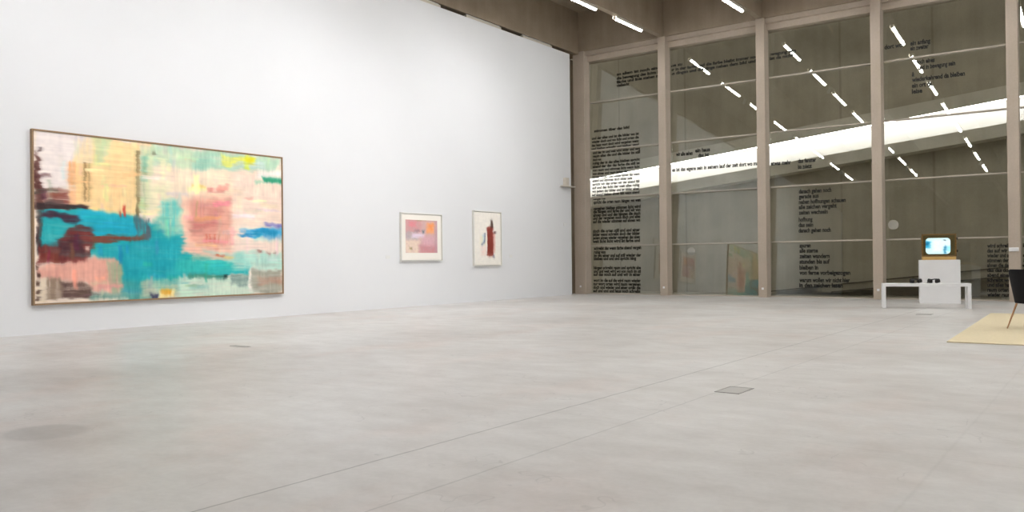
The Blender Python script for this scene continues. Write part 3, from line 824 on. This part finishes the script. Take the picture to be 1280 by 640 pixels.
hull8(b, [(-0.25, d1, 0.14), (0.25, d1, 0.14), (0.25, d1, 0.52), (-0.25, d1, 0.52)], [(-0.12, d1 + 0.07, 0.22), (0.12, d1 + 0.07, 0.22), (0.12, d1 + 0.07, 0.44), (-0.12, d1 + 0.07, 0.44)])
build('back_cover', b, M_black, tv)
# front mask with rounded opening
def rrect(cx, cz, hw, hh, r, n=8):
    pts = []
    for (sx, sz, a0) in ((1, 1, 0), (-1, 1, 90), (-1, -1, 180), (1, -1, 270)):
        for k in range(n + 1):
            a = math.radians(a0 + 90 * k / n); pts.append((cx + sx * (hw - r) + r * math.cos(a), cz + sz * (hh - r) + r * math.sin(a)))
    return pts
b = bmesh.new()
out = rrect(0, 0.335, w2 - 0.03, 0.232, 0.01); inn = rrect(-0.02, 0.320, 0.255, 0.185, 0.075)
A = [b.verts.new((x, d0 + 0.012, z)) for x, z in out]; B = [b.verts.new((x, d0 + 0.006, z)) for x, z in inn]; D = [b.verts.new((x, d0 + 0.04, z)) for x, z in inn]
n = len(A)
for i in range(n):
    j = (i + 1) % n; b.faces.new((A[i], A[j], B[j], B[i])); b.faces.new((B[i], B[j], D[j], D[i]))
build('front_mask', b, M_tvdark, tv)
b = bmesh.new(); box(b, -w2 + 0.01, w2 - 0.01, d0 + 0.0, d1 - 0.02, 0.0, h0, 0.006); build('base', b, M_tvlip, tv)
for z in (0.49, 0.20):
    b = bmesh.new(); cyl(b, (w2 - 0.005, d0 + 0.12, z), (w2 + 0.035, d0 + 0.12, z), 0.03, 0.026, n=18); build('knob', b, M_black, tv, True)
# picture
nh, nw = 60, 84
u = np.linspace(-1, 1, nw)[None, :].repeat(nh, 0); v = np.linspace(1, -1, nh)[:, None].repeat(nw, 1)
k = (np.abs(u) ** 6 + np.abs(v) ** 6) ** (1 / 6.0); mx = np.maximum(np.abs(u), np.abs(v)); f = np.where(k > 0, mx / np.maximum(k, 1e-6), 1)
uu = u * f; vv = v * f
S = Sheet(u * 100, v * 100, (205, 240, 242))
R = S.rect
R(-40, -60, 20, 70, (232, 248, 226), a=.9, soft=20, tex=.1); R(0, -50, 110, 80, (226, 246, 250), a=.8, soft=20, tex=.1)
R(-110, -20, -62, 62, (30, 150, 190), a=.95, soft=14); R(-110, 10, -75, 50, (20, 95, 130), a=.9, soft=10)
R(45, -90, 66, -5, (30, 120, 160), a=.95, soft=7, rough=4); R(52, -30, 60, 10, (20, 90, 130), a=.8, soft=5, rough=4); R(42, 68, 66, 78, (60, 80, 90), a=.9, soft=5, rough=3)
R(66, -60, 100, 0, (130, 215, 235), a=.7, soft=14)
C = S.finish(4)
colour_grid('screen', uu * 0.262 - 0.02, d0 + 0.03 + 0.018 * (uu ** 2 + vv ** 2) - 0.012, 0.320 + vv * 0.192, to_lin(C), attr_mat('television_picture', emission=1.05), tv)
tag(tv, 'old wooden tube television with a glowing pale blue picture, on the plinth', 'television')

# ------------------------------------------------------------------ black tub chair
ch = empty('tub_chair', (-0.985, 14.30, 0.022), 0)
M_fab = plain('black_upholstery', (24, 24, 27), 0.8, 0.2, var=0.12, vscale=30, bump=0.15)
M_leg = plain('oak_leg', (178, 134, 94), 0.45, 0.4, var=0.12, vscale=10, stretch=(1, 1, 0.2))
b = bmesh.new()
na, rows = 40, 8
def tub(a, t, inner):
    # a: 0 at the back (towards -Y); t: 0 bottom .. 1 top
    back = math.cos(a / 2) ** 2
    top = 0.60 + 0.265 * min(1, max(0, (back - 0.35) / 0.35)) ** 1.0
    z = 0.37 + (top - 0.37) * t
    r = 0.300 + 0.088 * (z - 0.37) / 0.5
    if inner: r -= 0.05
    return (r * math.sin(a) * 1.02, -r * math.cos(a) * 0.98, z)
amax = math.radians(138)
out = [[b.verts.new(tub(-amax + 2 * amax * i / na, j / rows, False)) for j in range(rows + 1)] for i in range(na + 1)]
inn = [[b.verts.new(tub(-amax + 2 * amax * i / na, j / rows, True)) for j in range(rows + 1)] for i in range(na + 1)]
for i in range(na):
    for j in range(rows):
        b.faces.new((out[i][j], out[i+1][j], out[i+1][j+1], out[i][j+1])); b.faces.new((inn[i][j], inn[i][j+1], inn[i+1][j+1], inn[i+1][j]))
    b.faces.new((out[i][rows], out[i+1][rows], inn[i+1][rows], inn[i][rows])); b.faces.new((out[i][0], inn[i][0], inn[i+1][0], out[i+1][0]))
for i in (0, na):
    for j in range(rows): b.faces.new((out[i][j], out[i][j+1], inn[i][j+1], inn[i][j]))
build('shell', b, M_fab, ch, True)
b = bmesh.new(); cyl(b, (0, 0.02, 0.365), (0, 0.02, 0.385), 0.285, 0.295, n=40); build('seat_base', b, M_fab, ch, True)
b = bmesh.new(); cyl(b, (0, 0.03, 0.386), (0, 0.03, 0.455), 0.245, 0.245, n=36)
bmesh.ops.bevel(b, geom=[e for e in b.edges if len(e.link_faces) == 2 and any(len(f.verts) > 10 for f in e.link_faces)], offset=0.02, segments=3, affect='EDGES')
build('seat_cushion', b, M_fab, ch, True)
for sx in (-1, 1):
    for sy in (-1, 1):
        b = bmesh.new(); cyl(b, (sx * (0.27 if sy < 0 else 0.16), sy * 0.16 + 0.02, 0.366), (sx * (0.385 if sy < 0 else 0.21), sy * 0.24 + 0.02, 0.0), 0.015, 0.009, n=14)
        l = build('leg', b, M_leg, ch, True); tag(l, 'tapered light wooden leg')
tag(ch, 'black upholstered tub chair with splayed wooden legs standing on the rug', 'chair')
